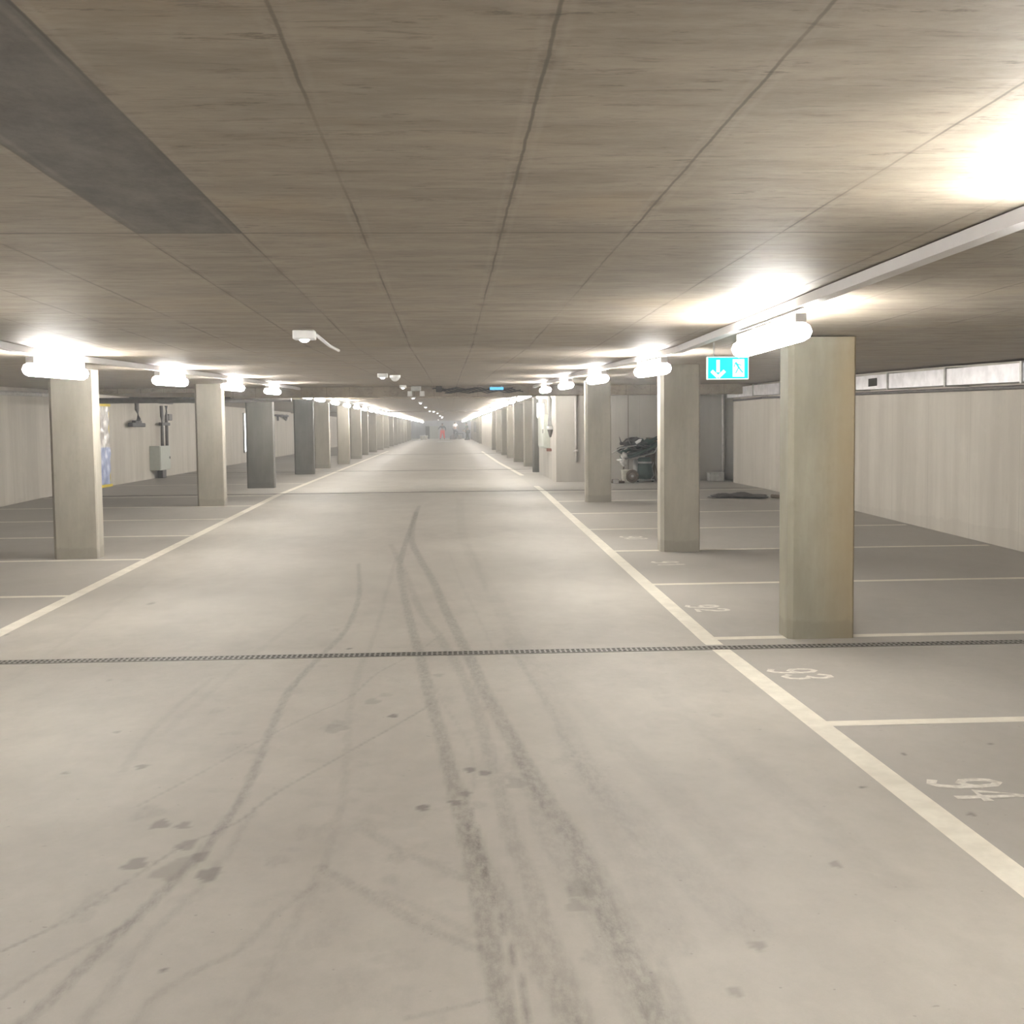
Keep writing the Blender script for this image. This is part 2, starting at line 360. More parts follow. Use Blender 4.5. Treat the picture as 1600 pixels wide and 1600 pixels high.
def build_floor():
    xs = np.concatenate([np.linspace(XL-.6, -3.5, 16)[:-1], np.arange(-3.5, 2.1, .017), np.linspace(2.1, 7.6, 240)])
    ys = np.concatenate([np.linspace(YN, 2.4, 12)[:-1], np.arange(2.4, 6, .014), np.arange(6, 10, .03), np.arange(10, 24, .10), np.linspace(24, YF, 40)])
    for k in (8.0, 23.2, 60.0): ys = np.unique(np.append(ys, k))
    GX, GY = np.meshgrid(xs, ys); nx, ny = len(xs), len(ys)
    Z = np.interp(GY, [a for a, b in FP], [b for a, b in FP])
    P = np.stack([GX.ravel(), GY.ravel()], 1); st = np.zeros(len(P))
    for pts, wd, amt in TRACKS:
        i, v = polyfield(P, pts, wd*.75, amt*1.08); st[i] = st[i]+v*(1-st[i]*.6)
    sp = np.zeros(len(P))
    def spot(x, y, r, a, el=1.0, ang=0.0, hard=False):
        idx = np.where((abs(P[:, 0]-x) < 2*r) & (abs(P[:, 1]-y) < 3*r))[0]
        Q = P[idx]-(x, y); ca, sa = math.cos(ang), math.sin(ang)
        u = Q[:, 0]*ca+Q[:, 1]*sa; v = (-Q[:, 0]*sa+Q[:, 1]*ca)/el
        th = np.arctan2(v, u); rr = r*(1+.16*np.sin(th*3+x*9)+.08*np.sin(th*5+y*7))
        k = np.clip((rr*1.15-np.hypot(u, v))/(rr*(.25 if hard else .4)), 0, 1); (sp if hard else st)[idx] = np.maximum((sp if hard else st)[idx], a*k*k*(3-2*k))
    for px, py, r, a in SPOTS:
        p = unproj(px, py); spot(p.x, p.y, r*p.y/FPX, a*.95, 1.6, 0.0, a > .28)
    for _ in range(130):       # faint foot prints and dust patches
        px = rng.normal(680, 210); py = rng.uniform(940, 1590); p = unproj(px, py)
        if -3 < p.x < 1.6: spot(p.x, p.y, rng.uniform(.02, .06), rng.uniform(.04, .13), rng.uniform(1, 2.4), rng.uniform(0, 3.1))
    st = np.clip(st, 0, .85)
    me = bpy.data.meshes.new('floor')
    V = np.stack([GX.ravel(), GY.ravel(), Z.ravel()], 1).astype(np.float32)
    i = np.arange(nx*ny).reshape(ny, nx)
    Q = np.stack([i[:-1, :-1], i[:-1, 1:], i[1:, 1:], i[1:, :-1]], -1).reshape(-1, 4)
    me.vertices.add(len(V)); me.vertices.foreach_set('co', V.ravel())
    me.loops.add(Q.size); me.loops.foreach_set('vertex_index', Q.ravel().astype(np.int32))
    me.polygons.add(len(Q)); me.polygons.foreach_set('loop_start', np.arange(0, Q.size, 4, dtype=np.int32))
    me.update(); me.validate()
    at = me.attributes.new('stain', 'FLOAT', 'POINT'); at.data.foreach_set('value', st.astype(np.float32))
    at = me.attributes.new('spot', 'FLOAT', 'POINT'); at.data.foreach_set('value', np.clip(sp, 0, .85).astype(np.float32))
    me.materials.append(M_FLOOR)
    o = bpy.data.objects.new('floor', me); C.objects.link(o); tag(o, kind='structure')
    return o
floor = build_floor()
bm = NB(); box(bm, XL-.6, 7.6, YN, YF, -.5, -.05); o = link('slab', bm, M_FLOOR, floor)

def breaks(y0, y1, extra=()):
    k = sorted({y0, y1, *[y for y in (8.0, 8.9, 14.9, 23.2, 60.0, *extra) if y0 < y < y1]}); return k
def strip(bm, x0a, x1a, x0b, x1b, ya, yb, h=.0015):
    ks = breaks(ya, yb); prev = None
    for y in ks:
        s = (y-ya)/(yb-ya); a = bm.verts.new((x0a+(x0b-x0a)*s, y, F(y)+h)); b = bm.verts.new((x1a+(x1b-x1a)*s, y, F(y)+h))
        if prev: bm.faces.new((prev[0], prev[1], b, a))
        prev = (a, b)
# lane edge lines
bm = NB(); strip(bm, 1.725, 1.845, 1.725, 1.845, -6, 7.70); strip(bm, 1.725, 1.845, 1.765, 1.885, 7.86, 18.0); strip(bm, 1.765, 1.885, 1.82, 1.94, 18, 25.4)
tag(link('lane_line', bm, M_PAINT, floor), 'cream painted lane edge line on the right')
bm = NB(); strip(bm, 1.87, 1.99, 1.73, 1.85, 31, 43); strip(bm, 1.73, 1.85, 1.70, 1.82, 43, 62)
link('lane_line', bm, M_PAINT, floor)
bm = NB(); strip(bm, -3.40, -3.28, -3.40, -3.28, 5, 7.70); strip(bm, -3.38, -3.26, -3.38, -3.26, 7.86, 66)
tag(link('lane_line', bm, M_PAINT, floor), 'cream painted lane edge line on the left')
for k, y in enumerate([3.12, 5.62, 8.10, 10.68, 13.27, 15.72, 18.18, 20.65, 23.1, 33.0, 38.0, 43.0]):
    bm = NB(); strip(bm, 1.845 if y < 30 else 1.95, 6.2, 1.845, 6.2, y-.05, y+.05); link('bay_line', bm, M_PAINT, floor)
for y in [8.1, 10.6, 13.2, 15.7, 18.1, 20.6, 23.1, 28, 33, 38]:
    bm = NB(); strip(bm, XL+.1, -3.38, XL+.1, -3.38, y-.05, y+.05); link('bay_line', bm, M_PAINT, floor)
# painted bay numbers, read by someone standing in the lane and facing the bay
DIG = {'9': [[(.15,.06),(.42,.0),(.68,.08),(.84,.32),(.86,.62),(.74,.9),(.48,1.0),(.22,.92),(.1,.72),(.18,.52),(.42,.44),(.68,.5),(.84,.62)]],
 '4': [[(.68,0),(.68,1.0),(.08,.32),(.95,.32)]],
 '3': [[(.1,.85),(.3,.98),(.6,.98),(.82,.8),(.74,.6),(.42,.52),(.74,.46),(.88,.24),(.7,.04),(.36,0),(.1,.12)]],
 '2': [[(.12,.8),(.28,.97),(.6,1.0),(.84,.82),(.8,.6),(.5,.34),(.12,.03),(.9,.03)]],
 '1': [[(.25,.75),(.55,1.0),(.55,0)]],
 '0': [[(.5,0),(.2,.1),(.1,.5),(.2,.9),(.5,1),(.8,.9),(.9,.5),(.8,.1),(.5,0)]]}
def number(txt, x, y, hh=.27, ww=.125, gap=.03, tilt=0.04):
    bm = NB(); r = .021
    for i, ch in enumerate(txt):
        for line in DIG[ch]:
            P = [Vector((x+b*hh+tilt*i, y-(i*(ww+gap)+a*ww), 0)) for a, b in line]
            L = []; R = []
            for k, p in enumerate(P):
                a = P[max(k-1, 0)]; b = P[min(k+1, len(P)-1)]; d = (b-a).normalized(); n = Vector((-d.y, d.x, 0))
                e = d*(r if k == len(P)-1 else (-r if k == 0 else 0))
                for s, A in ((1, L), (-1, R)):
                    q = p+n*r*s+e; A.append(bm.verts.new((q.x, q.y, F(q.y)+.0016+.0002*k/len(P))))
            for k in range(len(P)-1): bm.faces.new((R[k], R[k+1], L[k+1], L[k]))
    o = link('bay_number', bm, M_DIG, floor)
    tag(o, 'worn white painted number '+txt)
q = unproj(1447, 1219); number('94', q.x, q.y)
q = unproj(1199, 1046); number('93', q.x, q.y, .27, .14, .035)
q = unproj(1071, 946); number('92', q.x, q.y, .25, .14, .035)
number('91', 2.12, 12.3, .26, .15, .04); number('90', 2.15, 14.8, .26, .15, .04)

# ------------------------------------------------------------------ ceiling
bm = NB()
ks = [YN, 8.9, 14.9, 23.2, 60, YF]; prev = None
for y in ks:
    row = [bm.verts.new((x, y, CE(y)+dz)) for x, dz in ((XL-.6, 0), (7.6, 0), (7.6, .3), (XL-.6, .3))]
    if prev:
        for k in range(4): bm.faces.new((prev[k], row[k], row[(k+1) % 4], prev[(k+1) % 4]))
    prev = row
ceil = link('ceiling', bm, M_CEIL); tag(ceil, kind='structure')
def beam(y0, y1, d, x0=XL, x1=XR):
    bm = NB(); z = CE(y0); box(bm, x0, x1, y0, y1, z-d, z+.05, bev=.01)
    return link('downstand_beam', bm, M_CEIL, ceil)
beam(23.85, 24.25, .20, -4.3, 7.0); beam(23.85, 24.25, .09, XL, -4.3); beam(60, 60.5, .04); beam(31.5, 31.8, .05)

# ------------------------------------------------------------------ walls
def wall(name, x0, x1, y0, y1, m, zt=None):
    bm = NB(); ks = breaks(y0, y1); prev = None
    for y in ks:
        zb = F(y)-.04; z = CE(y)+.04
        row = [bm.verts.new(p) for p in ((x0, y, zb), (x1, y, zb), (x1, y, z), (x0, y, z))]
        if prev:
            for k in range(4): bm.faces.new((prev[k], prev[(k+1) % 4], row[(k+1) % 4], row[k]))
        else: bm.faces.new(row[::-1])
        prev = row
    bm.faces.new(prev); bmesh.ops.recalc_face_normals(bm, faces=bm.faces)
    return tag(link(name, bm, m), kind='structure')
# left wall is left open where the daylight window is
wall('wall_left', XL-.4, XL, YN, YF, M_WALL)
wall('wall_right', XR, XR+.4, YN, 25.85, M_WALL)
wall('wall_right_recess', 7.0, 7.4, 25.85, 27.5, M_WALLD)
M_WALLM = wall_mat('mid_concrete_wall', (.40, .38, .345), (.48, .455, .41))
wall('wall_bay_end', 2.47, 7.4, 27.1, 27.5, M_WALLM)
wall('wall_stair_core', 2.47, 2.87, 27.5, 32.2, M_WALLM)
wall('wall_stair_core_far', 2.87, XR, 31.8, 32.2, M_WALLD)
wall('wall_right_far', XR, XR+.4, 32.2, YF, M_WALL)
wall('wall_lane_far', 2.55, 2.85, 68, 90, M_WALL)
wall('wall_back', XL-.4, XR+.4, YN-.4, YN, M_WALL)
M_WALLE = wall_mat('pale_end_wall', (.50, .52, .54), (.58, .60, .62))
wall('wall_end', XL-.4, XR+.4, YF-.3, YF, M_WALLE)

# ------------------------------------------------------------------ drains
def drain(y, wd, detailed, label):
    r = empty('drain_channel', (0, y, F(y)), label, 'drain')
    bm = NB(); box(bm, XL+.05, XR-.05, -wd/2, wd/2, -.002, .0012); link('trough', bm, M_DARK, r)
    bm = NB(); e = .012
    for a in ((-wd/2, -wd/2+e), (wd/2-e, wd/2), (-.007, .007)): box(bm, XL+.05, XR-.05, a[0], a[1], .001, .0045)
    if detailed:
        x = -3.6
        while x < XR-.1:
            box(bm, x, x+.013, -wd/2+e*.5, wd/2-e*.5, .001, .004); x += .034
        x = -3.6
    link('grate', bm, M_GRATE, r)
    return r
drain(7.74, .125, True, 'long slotted metal floor drain running across the lane in the foreground')
drain(23.6, .10, False, 'second floor drain across the lane, a dark line beyond the parked tools')
drain(35.5, .12, False, 'third floor drain across the lane, a thin dark line far off')
drain(57.0, .16, False, 'fourth floor drain across the lane, the most distant one')

# ------------------------------------------------------------------ columns
ORD = ['nearest', 'second', 'third', 'fourth', 'fifth', 'sixth', 'seventh', 'eighth', 'ninth', 'tenth', 'eleventh', 'twelfth']
def column_mesh(wd, dp, y, mat, ch=.035):
    bm = NB(); h0 = F(y-.05)-F(y)-.01; h1 = CE(y)-F(y)+.012
    pts = [(-wd/2+ch, 0), (wd/2-ch*.4, 0), (wd/2, ch*.4), (wd/2, dp-ch), (wd/2-ch, dp), (-wd/2+ch, dp), (-wd/2, dp-ch), (-wd/2, ch)]
    lo = [bm.verts.new((a, b, h0)) for a, b in pts]; hi = [bm.verts.new((a, b, h1)) for a, b in pts]
    for i in range(8): bm.faces.new((lo[i], lo[(i+1) % 8], hi[(i+1) % 8], hi[i]))
    bm.faces.new(lo[::-1]); bm.faces.new(hi)
    return bm
def column(x0, x1, y, mat, label, group, dp=.26):
    bm = column_mesh(x1-x0, dp, y, mat)
    o = link('concrete_column', bm, mat); o.location = ((x0+x1)/2, y, F(y))
    tag(o, label, 'column', group)
    return o
RC = [(8.02, 2.335, 2.80), (13.12, 2.37, 2.81), (20.35, 2.37, 2.81), (33.0, 2.36, 2.68), (37.9, 2.42, 2.75), (42.7, 2.36, 2.76), (48.2, 2.4, 2.8), (53.4, 2.4, 2.8), (59.5, 2.4, 2.8), (65.5, 2.4, 2.8),
      (92.5, 2.4, 2.8), (100, 2.4, 2.8), (108, 2.4, 2.8), (116, 2.4, 2.8), (124, 2.4, 2.8)]
RD = {0: 'ochre stained concrete column in right foreground beside the painted 93', 1: 'grey concrete column behind the green exit sign', 2: 'grey concrete column just left of the tool pile',
      3: 'narrow shaded column right of the lane beside the grey stair core wall'}
for i, (y, a, b) in enumerate(RC):
    lab = RD.get(i) or ('%s concrete column from the camera in the right-hand row' % ORD[i] if i < 8 else 'small distant concrete column in the far right-hand row')
    column(a, b, y, M_COLO if i == 0 else (M_COLSHADE if i == 3 else M_COL), lab, 'concrete columns right of the lane')
LC = [(13.33, -4.39, -3.90), (20.62, -4.33, -3.86), (26.0, -4.38, -3.79), (33.65, -4.33, -3.78), (38.3, -4.28, -3.80), (42.9, -3.98, -3.55), (49.8, -4.08, -3.62)]
LC += [(56.8+6.6*k, -4.25, -3.8) for k in range(11)]
LD = {0: 'large grey concrete column at far left, yellow-edged doorway behind it', 1: 'concrete column right of the grey wall cabinet', 2: 'shaded concrete column beside the bright window strip',
      3: 'shaded concrete column fourth in the left-hand row', 4: 'pale concrete column fifth in the left-hand row'}
for i, (y, a, b) in enumerate(LC):
    lab = LD.get(i) or ('%s concrete column from the camera in the left-hand row' % ORD[i] if i < 8 else 'small distant concrete column in the far left-hand row')
    column(a, b, y, M_COLSHADE if i in (2, 3) else M_COL, lab, 'concrete columns left of the lane')

# ------------------------------------------------------------------ strip lights on their rails
def rail(x, y0, y1, label):
    bm = NB(); cuts = [8.9, 14.9, 23.2, 60]
    pts = [(x, y, CE(y)-.004) for y in sorted({y0, y1, *cuts})]
    sweep_rect(bm, pts, .065, .045)
    return tag(link('lighting_rail', bm, M_RAIL), label, 'rail')
XRR, XRL = 1.745, -2.95
rail(XRR, -8, 142, 'white steel lighting rail along the ceiling on the right'); rail(XRL, -8, 142, 'white steel lighting rail along the ceiling on the left')
def strip_light(far=False):
    r = empty('strip_light', (0, 0, 0), 'x', 'lamp')
    L = 1.2
    bm = NB(); box(bm, -.028, .028, -L/2, L/2, -.045, .0, bev=.003); link('housing', bm, M_RAIL, r)
    bm = NB(); n = 10; ring0 = []; ring1 = []
    for k in range(n):
        a = 2*PI*k/n; p = (.062*math.cos(a), .050*math.sin(a)-.088)
        ring0.append(bm.verts.new((p[0], -L/2+.02, p[1]))); ring1.append(bm.verts.new((p[0], L/2-.02, p[1])))
    for k in range(n):
        fc = bm.faces.new((ring0[k], ring1[k], ring1[(k+1) % n], ring0[(k+1) % n])); fc.material_index = 1 if k < n/2 else 0
    bm.faces.new(ring0); bm.faces.new(ring1[::-1]); bmesh.ops.recalc_face_normals(bm, faces=bm.faces)
    d_ = link('diffuser', bm, M_LAMP, r, True); d_.data.materials.append(M_UP)
    for s in (-1, 1):
        bm = NB(); box(bm, -.033, .033, s*.2-.01, s*.2+.01, -.05, .004, bev=.003); link('mounting_clip', bm, M_RAIL, r)
    return r
proto = strip_light()
used = [False]
def put_light(x, y, label, group):
    o = proto if not used[0] else tree_copy(proto)
    used[0] = True
    o.location = (x, y, CE(y)-.058); o.rotation_euler.x = math.atan((CE(y+.6)-CE(y-.6))/1.2)
    o['label'] = label; o['group'] = group
for side, x, y0 in (('right', XRR, 6.4), ('left', XRL, 9.2)):
    n = 0; y = y0-3.7*4 if side == 'left' else y0-3.7*3
    while y < 141:
        if y < y0-.1:
            lab = 'strip light on the %s ceiling rail overhead, outside the picture' % side
            if side == 'right' and y > 2: lab = 'strip light on the right ceiling rail whose glow spills in at the right edge'
        elif n < 8:
            lab = 'glowing white strip light on the %s ceiling rail, %s in view' % (side, ORD[n]); n += 1
        else: lab = 'tiny far strip light in the merged glow of the %s rail' % side
        if abs(y-24.1) < .9: yy_ = y+1.1 if y > 23.8 else y-.6
        else: yy_ = y
        put_light(x, yy_, lab, 'strip lights on the %s rail' % side); y += 3.7

# ------------------------------------------------------------------ ceiling fittings along the middle
def emergency_light():
    r = empty('emergency_light', (0, 0, 0), 'x', 'lamp')
    bm = NB(); box(bm, -.065, .065, -.06, .06, -.055, 0, bev=.008); link('housing', bm, M_WHITE, r)
    bm = NB(); lathe(bm, [(.03, -.048), (.028, -.06), (.018, -.068), (.004, -.071)][::-1], 16); bmesh.ops.recalc_face_normals(bm, faces=bm.faces)
    link('lens', bm, M_LED, r, True)
    return r
ep = emergency_light(); first = True
EN = ['square white emergency light on ceiling with short conduit behind it', 'second small emergency light on ceiling, beside the cone shaped detector', 'third small emergency light on ceiling, just before the downstand beam']
for i, (y, ex) in enumerate([(7.2, -.85), (15.75, -.85), (22.9, -.85), (31.2, -.9), (38, -.86), (46, -.85), (57, -.86), (59, -.70), (66, -.56), (80, -.52), (88, -.40), (98, -.5), (120, -.95)]):
    o = ep if first else tree_copy(ep); first = False
    o.location = (ex, y, CE(y)); o['label'] = EN[i] if i < 3 else 'tiny far emergency light in the row along the mid ceiling'; o['group'] = 'emergency lights on the ceiling'
bm = NB(); tube(bm, [(-.79, 7.26, CE(7.2)-.02), (-.80, 8.2, CE(8.2)-.018), (-.80, 8.88, CE(8.9)-.016)], .011)
tag(link('conduit', bm, M_RAIL, None, True), 'thin pale conduit running back from the nearest emergency light', 'conduit')
r = empty('smoke_detector', (-.72, 16.5, CE(16.5)), 'pale cone shaped detector on ceiling beside the second emergency light', 'detector')
bm = NB(); lathe(bm, [(.075, 0), (.075, -.035)][::-1], 20); link('base', bm, M_WHITE, r)
bm = NB(); lathe(bm, [(.07, -.035), (.045, -.07), (.02, -.085)][::-1], 20); link('head', bm, M_WHITE, r)
r = empty('twin_spotlight', (-.62, 23.55, CE(23.5)), 'twin headed pale spotlight hanging from the ceiling by the beam', 'lamp')
bm = NB(); box(bm, -.10, .10, -.05, .05, -.10, 0, bev=.01); link('housing', bm, M_STEEL, r)
for s in (-1, 1):
    bm = NB(); cyl(bm, (s*.12, .0, -.20), .05, .045, .10, 16); link('lamp_head', bm, M_WHITE, r, True)
bm = NB(); z0 = CE(23.8)
for k in range(6):
    P = []
    for j in range(14):
        x = -.3+j*.12+k*.05; P.append((x, 23.78-.02*k, z0-.05-.03*k*.5+.025*math.sin(j*1.9+k*2)))
    tube(bm, P, .012, 6)
tag(link('cable_bundle', bm, M_BLACK, None, True), 'tangle of black cables fixed along the beam over the lane', 'cable')
bm = NB(); box(bm, -.06, .06, -.04, .04, -.12, 0, bev=.01)
o = link('junction_box', bm, M_BLACK); o.location = (-.17, 23.7, CE(23.7)); tag(o, 'small black junction box at the ceiling left of the cable tangle', 'box')
q = atY(776, 607, 23.5)
r = empty('sign_light', (q.x, 23.5, q.z), 'narrow glowing blue sign under the ceiling before the beam', 'sign')
bm = NB(); box(bm, -.135, .135, -.012, .012, -.028, .028, bev=.004); link('panel', bm, M_BLUE, r)
for s in (-1, 1):
    bm = NB(); box(bm, s*.1-.006, s*.1+.006, -.006, .006, .026, CE(23.5)-q.z); link('bracket', bm, M_STEEL, r)

# emergency exit sign
q0 = atY(1105, 593, 8.4); q1 = atY(1170, 557, 8.4); W_ = q1.x-q0.x; H_ = q1.z-q0.z
r = empty('exit_sign', ((q0.x+q1.x)/2, 8.4, q0.z), 'lit green exit sign with white down arrow hanging by the right rail', 'sign')
bm = NB(); box(bm, -W_/2, W_/2, 0, .03, 0, H_, bev=.003); link('housing', bm, M_SIGNW, r)
bm = NB(); box(bm, -W_/2+.006, W_/2-.006, -.003, .002, .006, H_-.006); link('green_panel', bm, M_CYAN, r)
bm = NB(); cx = -W_*.24; zc = H_*.5
box(bm, cx-.012, cx+.012, -.006, -.002, zc-.03, zc+.058)
for s in (-1, 1):
    box(bm, cx+s*.024-.032, cx+s*.024+.032, -.006, -.002, zc-.042-.012, zc-.042+.012, rot=RY(s*-.75))
link('down_arrow', bm, M_SIGNW, r)
bm = NB(); dxp = W_*.25; box(bm, dxp-.042, dxp+.042, -.006, -.002, .018, H_-.018); dr = link('door_pictogram', bm, M_SIGNW, r)
bm = NB(); P = Vector
def seg(a, b, wd):
    d = Vector((b[0]-a[0], 0, b[1]-a[1])); L = d.length; an = math.atan2(d.z, d.x)
    box(bm, (a[0]+b[0])/2-L/2, (a[0]+b[0])/2+L/2, -.009, -.0062, (a[1]+b[1])/2-wd/2, (a[1]+b[1])/2+wd/2, rot=RY(-an))
zc = H_*.5
seg((dxp-.022, zc+.04), (dxp+.004, zc-.002), .012); seg((dxp+.004, zc-.002), (dxp+.03, zc-.034), .009); seg((dxp-.002, zc+.0), (dxp-.022, zc-.038), .007)
seg((dxp-.024, zc+.035), (dxp-.034, zc+.006), .006); seg((dxp-.012, zc+.028), (dxp+.02, zc+.018), .006); 
link('figure', bm, M_CYAN, dr)
for s in (-1, 1):
    bm = NB(); box(bm, s*.1-.005, s*.1+.005, .01, .02, H_-.002, CE(8.4)-q0.z); link('hanger', bm, M_STEEL, r)

# ------------------------------------------------------------------ right wall duct
duct = empty('ventilation_duct', (XR-.30, 15, F(15)+1.85), 'shiny galvanised air duct along the top of the right wall', 'duct')
ys = [1.4, 3.3, 5.2, 7.1, 9.0, 10.3, 12.1, 14.0, 15.87, 17.35, 19.2, 21.1, 23.0, 25.2]
def dq(y): return F(y)-F(15)
for a, b in zip(ys, ys[1:]):
    bm = NB(); rings = []
    for y in (a+.015, b-.015):
        z = dq(y); rings.append([bm.verts.new((p, y-15, z+h)) for p, h in ((0, 0), (.28, 0), (.28, .195), (0, .195))])
    for k in range(4): bm.faces.new((rings[0][k], rings[0][(k+1) % 4], rings[1][(k+1) % 4], rings[1][k]))
    bm.faces.new(rings[0][::-1]); bm.faces.new(rings[1]); bmesh.ops.recalc_face_normals(bm, faces=bm.faces)
    link('duct_section', bm, M_GALV, duct)
for y in ys:
    bm = NB(); z = dq(y); box(bm, -.018, .285, y-15-.02, y-15+.02, z-.018, z+.213); link('flange', bm, M_STEEL, duct)
bm = NB(); y = 16.45; box(bm, -.008, .01, y-15-.16, y-15+.16, dq(y)+.04, dq(y)+.15); link('inspection_hatch', bm, M_DARK, duct)
bm = NB()  # dark tube put in as the shadow line beneath the duct
for a, b in zip([1.4, 8.0, 23.2], [8.0, 23.2, 25.6]):
    tube(bm, [(XR-.06, a, F(a)+1.80), (XR-.06, b, F(b)+1.80)], .022)
tag(link('duct_shadow_strip', bm, M_PIPE, None, True), 'dark strip standing for the shadow directly under the shiny duct', 'pipe')
bm = NB(); tube(bm, [(XR-.03, 18.6, F(18)+1.0), (XR-.03, 18.6, F(18)+1.55)], .02)
for z in (1.15, 1.42): box(bm, XR-.08, XR-.0, 18.45, 18.75, F(18)+z-.012, F(18)+z+.012)
tag(link('wall_bracket', bm, M_PIPE), 'small dark bracket on the right wall just past the ochre column', 'bracket')
# right rear corner: pale corner pipe, blocks, ledge
bm = NB(); tube(bm, [(6.33, 27.02, F(27)), (6.33, 27.02, CE(27))], .035, 10)
tag(link('downpipe', bm, M_PIPEL, None, True), 'pale vertical pipe in the dark rear corner on the right', 'pipe')
for i, (x, y, a, b, c, lab) in enumerate([(6.05, 26.6, .34, .3, .2, 'small pale concrete block on floor at foot of the corner pipe'), (6.75, 26.3, .4, .5, .22, 'larger concrete block in the recess right of the corner pipe')]):
    bm = NB(); box(bm, -a/2, a/2, -b/2, b/2, 0, c, bev=.012); box(bm, -a/2-.01, a/2+.01, -b/2-.01, b/2+.01, c-.03, c, bev=.008)
    o = link('concrete_block', bm, M_BLOCK); o.location = (x, y, F(y)); o.rotation_euler.z = .1*i; tag(o, lab, 'block')
# black sheeting / pipes on floor near right wall
def tarp(name, x, y, w_, l_, lab, seed, rz):
    r_ = np.random.RandomState(seed); n = 16; bm = NB(); g = []
    for i in range(n):
        row = []
        for j in range(n):
            u, v = i/(n-1)*2-1, j/(n-1)*2-1; e = max(0, 1-(u*u*.9+v*v*.9))
            row.append(bm.verts.new((u*w_/2*(1+.1*r_.randn()*.5), v*l_/2*(1+.1*r_.randn()*.5), .012+e*.045*(1+.5*math.sin(u*7+v*3))+.012*r_.rand())))
        g.append(row)
    for i in range(n-1):
        for j in range(n-1): bm.faces.new((g[i][j], g[i+1][j], g[i+1][j+1], g[i][j+1]))
    o = link(name, bm, M_BLACK, None, True); o.location = (x, y, F(y)); o.rotation_euler.z = rz
    m = o.modifiers.new('thick', 'SOLIDIFY'); m.thickness = .01; m.offset = 1
    tag(o, lab, 'sheet'); return o
tarp('plastic_sheet', 5.22, 21.1, .95, .9, 'crumpled black sheet on the bay floor near the right wall', 3, -.3)
bm = NB(); tube(bm, [(5.76, 20.85, F(20.85)+.032), (5.95, 20.5, F(20.5)+.032), (6.12, 20.1, F(20.1)+.032)], .03)
tag(link('pipe_offcut', bm, M_BROWN, None, True), 'dark brown pipe lying on floor right of the black sheet', 'pipe')
bm = NB(); box(bm, -.12, .12, -.05, .05, 0, .03, bev=.01)
o = link('timber_offcut', bm, M_BROWN); o.location = (4.95, 24.6, F(24.6)); o.rotation_euler.z = -.5; tag(o, 'small dark scrap on the floor before the corner block', 'scrap')

# grey wall detail: seam + wall rain pipe on bay end wall
bm = NB(); yb = 27.1
tube(bm, [(2.93, yb-.03, F(yb)+.45), (2.93, yb-.03, F(yb)+2.08)], .028, 8); box(bm, 2.87, 2.99, yb-.06, yb, F(yb)+.68, F(yb)+.74)
tag(link('wall_pipe', bm, M_PIPEL, None, True), 'thin pipe down the grey end wall left of the third column', 'pipe')
bm = NB(); box(bm, 4.13, 4.145, yb-.004, yb, F(yb), CE(yb)); link('panel_seam', bm, M_BROWN, bpy.data.objects['wall_bay_end'])
# fittings at the stair core, along the lane
r = empty('rainwater_pipe', (2.40, 27.9, F(28)+1.2), 'thick white pipe with elbow hanging on the stair core corner', 'pipe')
bm = NB(); tube(bm, [(-.28, .2, .78), (-.1, .1, .78), (-.03, .02, .76), (0, 0, .70), (0, 0, .05)], .058, 12); link('pipe_run', bm, M_WHITE, r, True)
bm = NB(); cyl(bm, (0, 0, .0), .075, .07, .09, 14); link('collar', bm, M_WHITE, r, True)
bm = NB(); cyl(bm, (0.01, .02, -.18), .02, .07, .18, 12); link('funnel', bm, M_PIPE, r, True)
q = atY(853, 640, 30.4)
r = empty('wall_luminaire', (2.47, 30.4, q.z), 'bright white box light fixed on the stair core wall', 'lamp')
bm = NB(); box(bm, -.17, 0, -.15, .15, -.22, .18, bev=.01); link('housing', bm, M_WHITE, r)
bm = NB(); box(bm, -.175, -.165, -.13, .13, -.19, .15); box(bm, -.15, -.02, -.158, -.148, -.19, .15); link('diffuser', bm, emit('box_light_glow', (1, 1, .98), 3.0), r)
r = empty('wall_cabinet', (2.47, 29.6, F(29.6)+.75), 'grey steel cabinet on the stair core wall below the white box light', 'cabinet')
bm = NB(); box(bm, -.14, 0, -.9, .9, 0, .82, bev=.008); link('body', bm, M_CAB, r)
bm = NB(); box(bm, -.155, -.141, -.86, .86, .04, .78, bev=.004); dd = link('door', bm, M_CAB, r)
bm = NB(); box(bm, -.175, -.156, -.80, -.76, .36, .46, bev=.003); link('handle', bm, M_BLACK, dd)
bm = NB(); box(bm, -.06, .06, -.04, .04, -.035, .035, bev=.01)
o = link('valve_box', bm, simple('dull_red_enamel', (.20, .09, .07), .5)); o.location = (2.40, 28.2, F(28)+.72); tag(o, 'small reddish box low on the corner of the stair core', 'box')

# ------------------------------------------------------------------ left wall fittings
bm = NB(); zz = lambda y: F(y)+1.99
ks = [12, 14.9, 23.2, 25.4]
for a, b in zip(ks, ks[1:]): tube(bm, [(XL+.06, a, zz(a)), (XL+.06, b, zz(b))], .045, 10)
tag(link('wall_pipe', bm, M_PIPEL, None, True), 'long pale pipe along the top of the left wall', 'pipe')
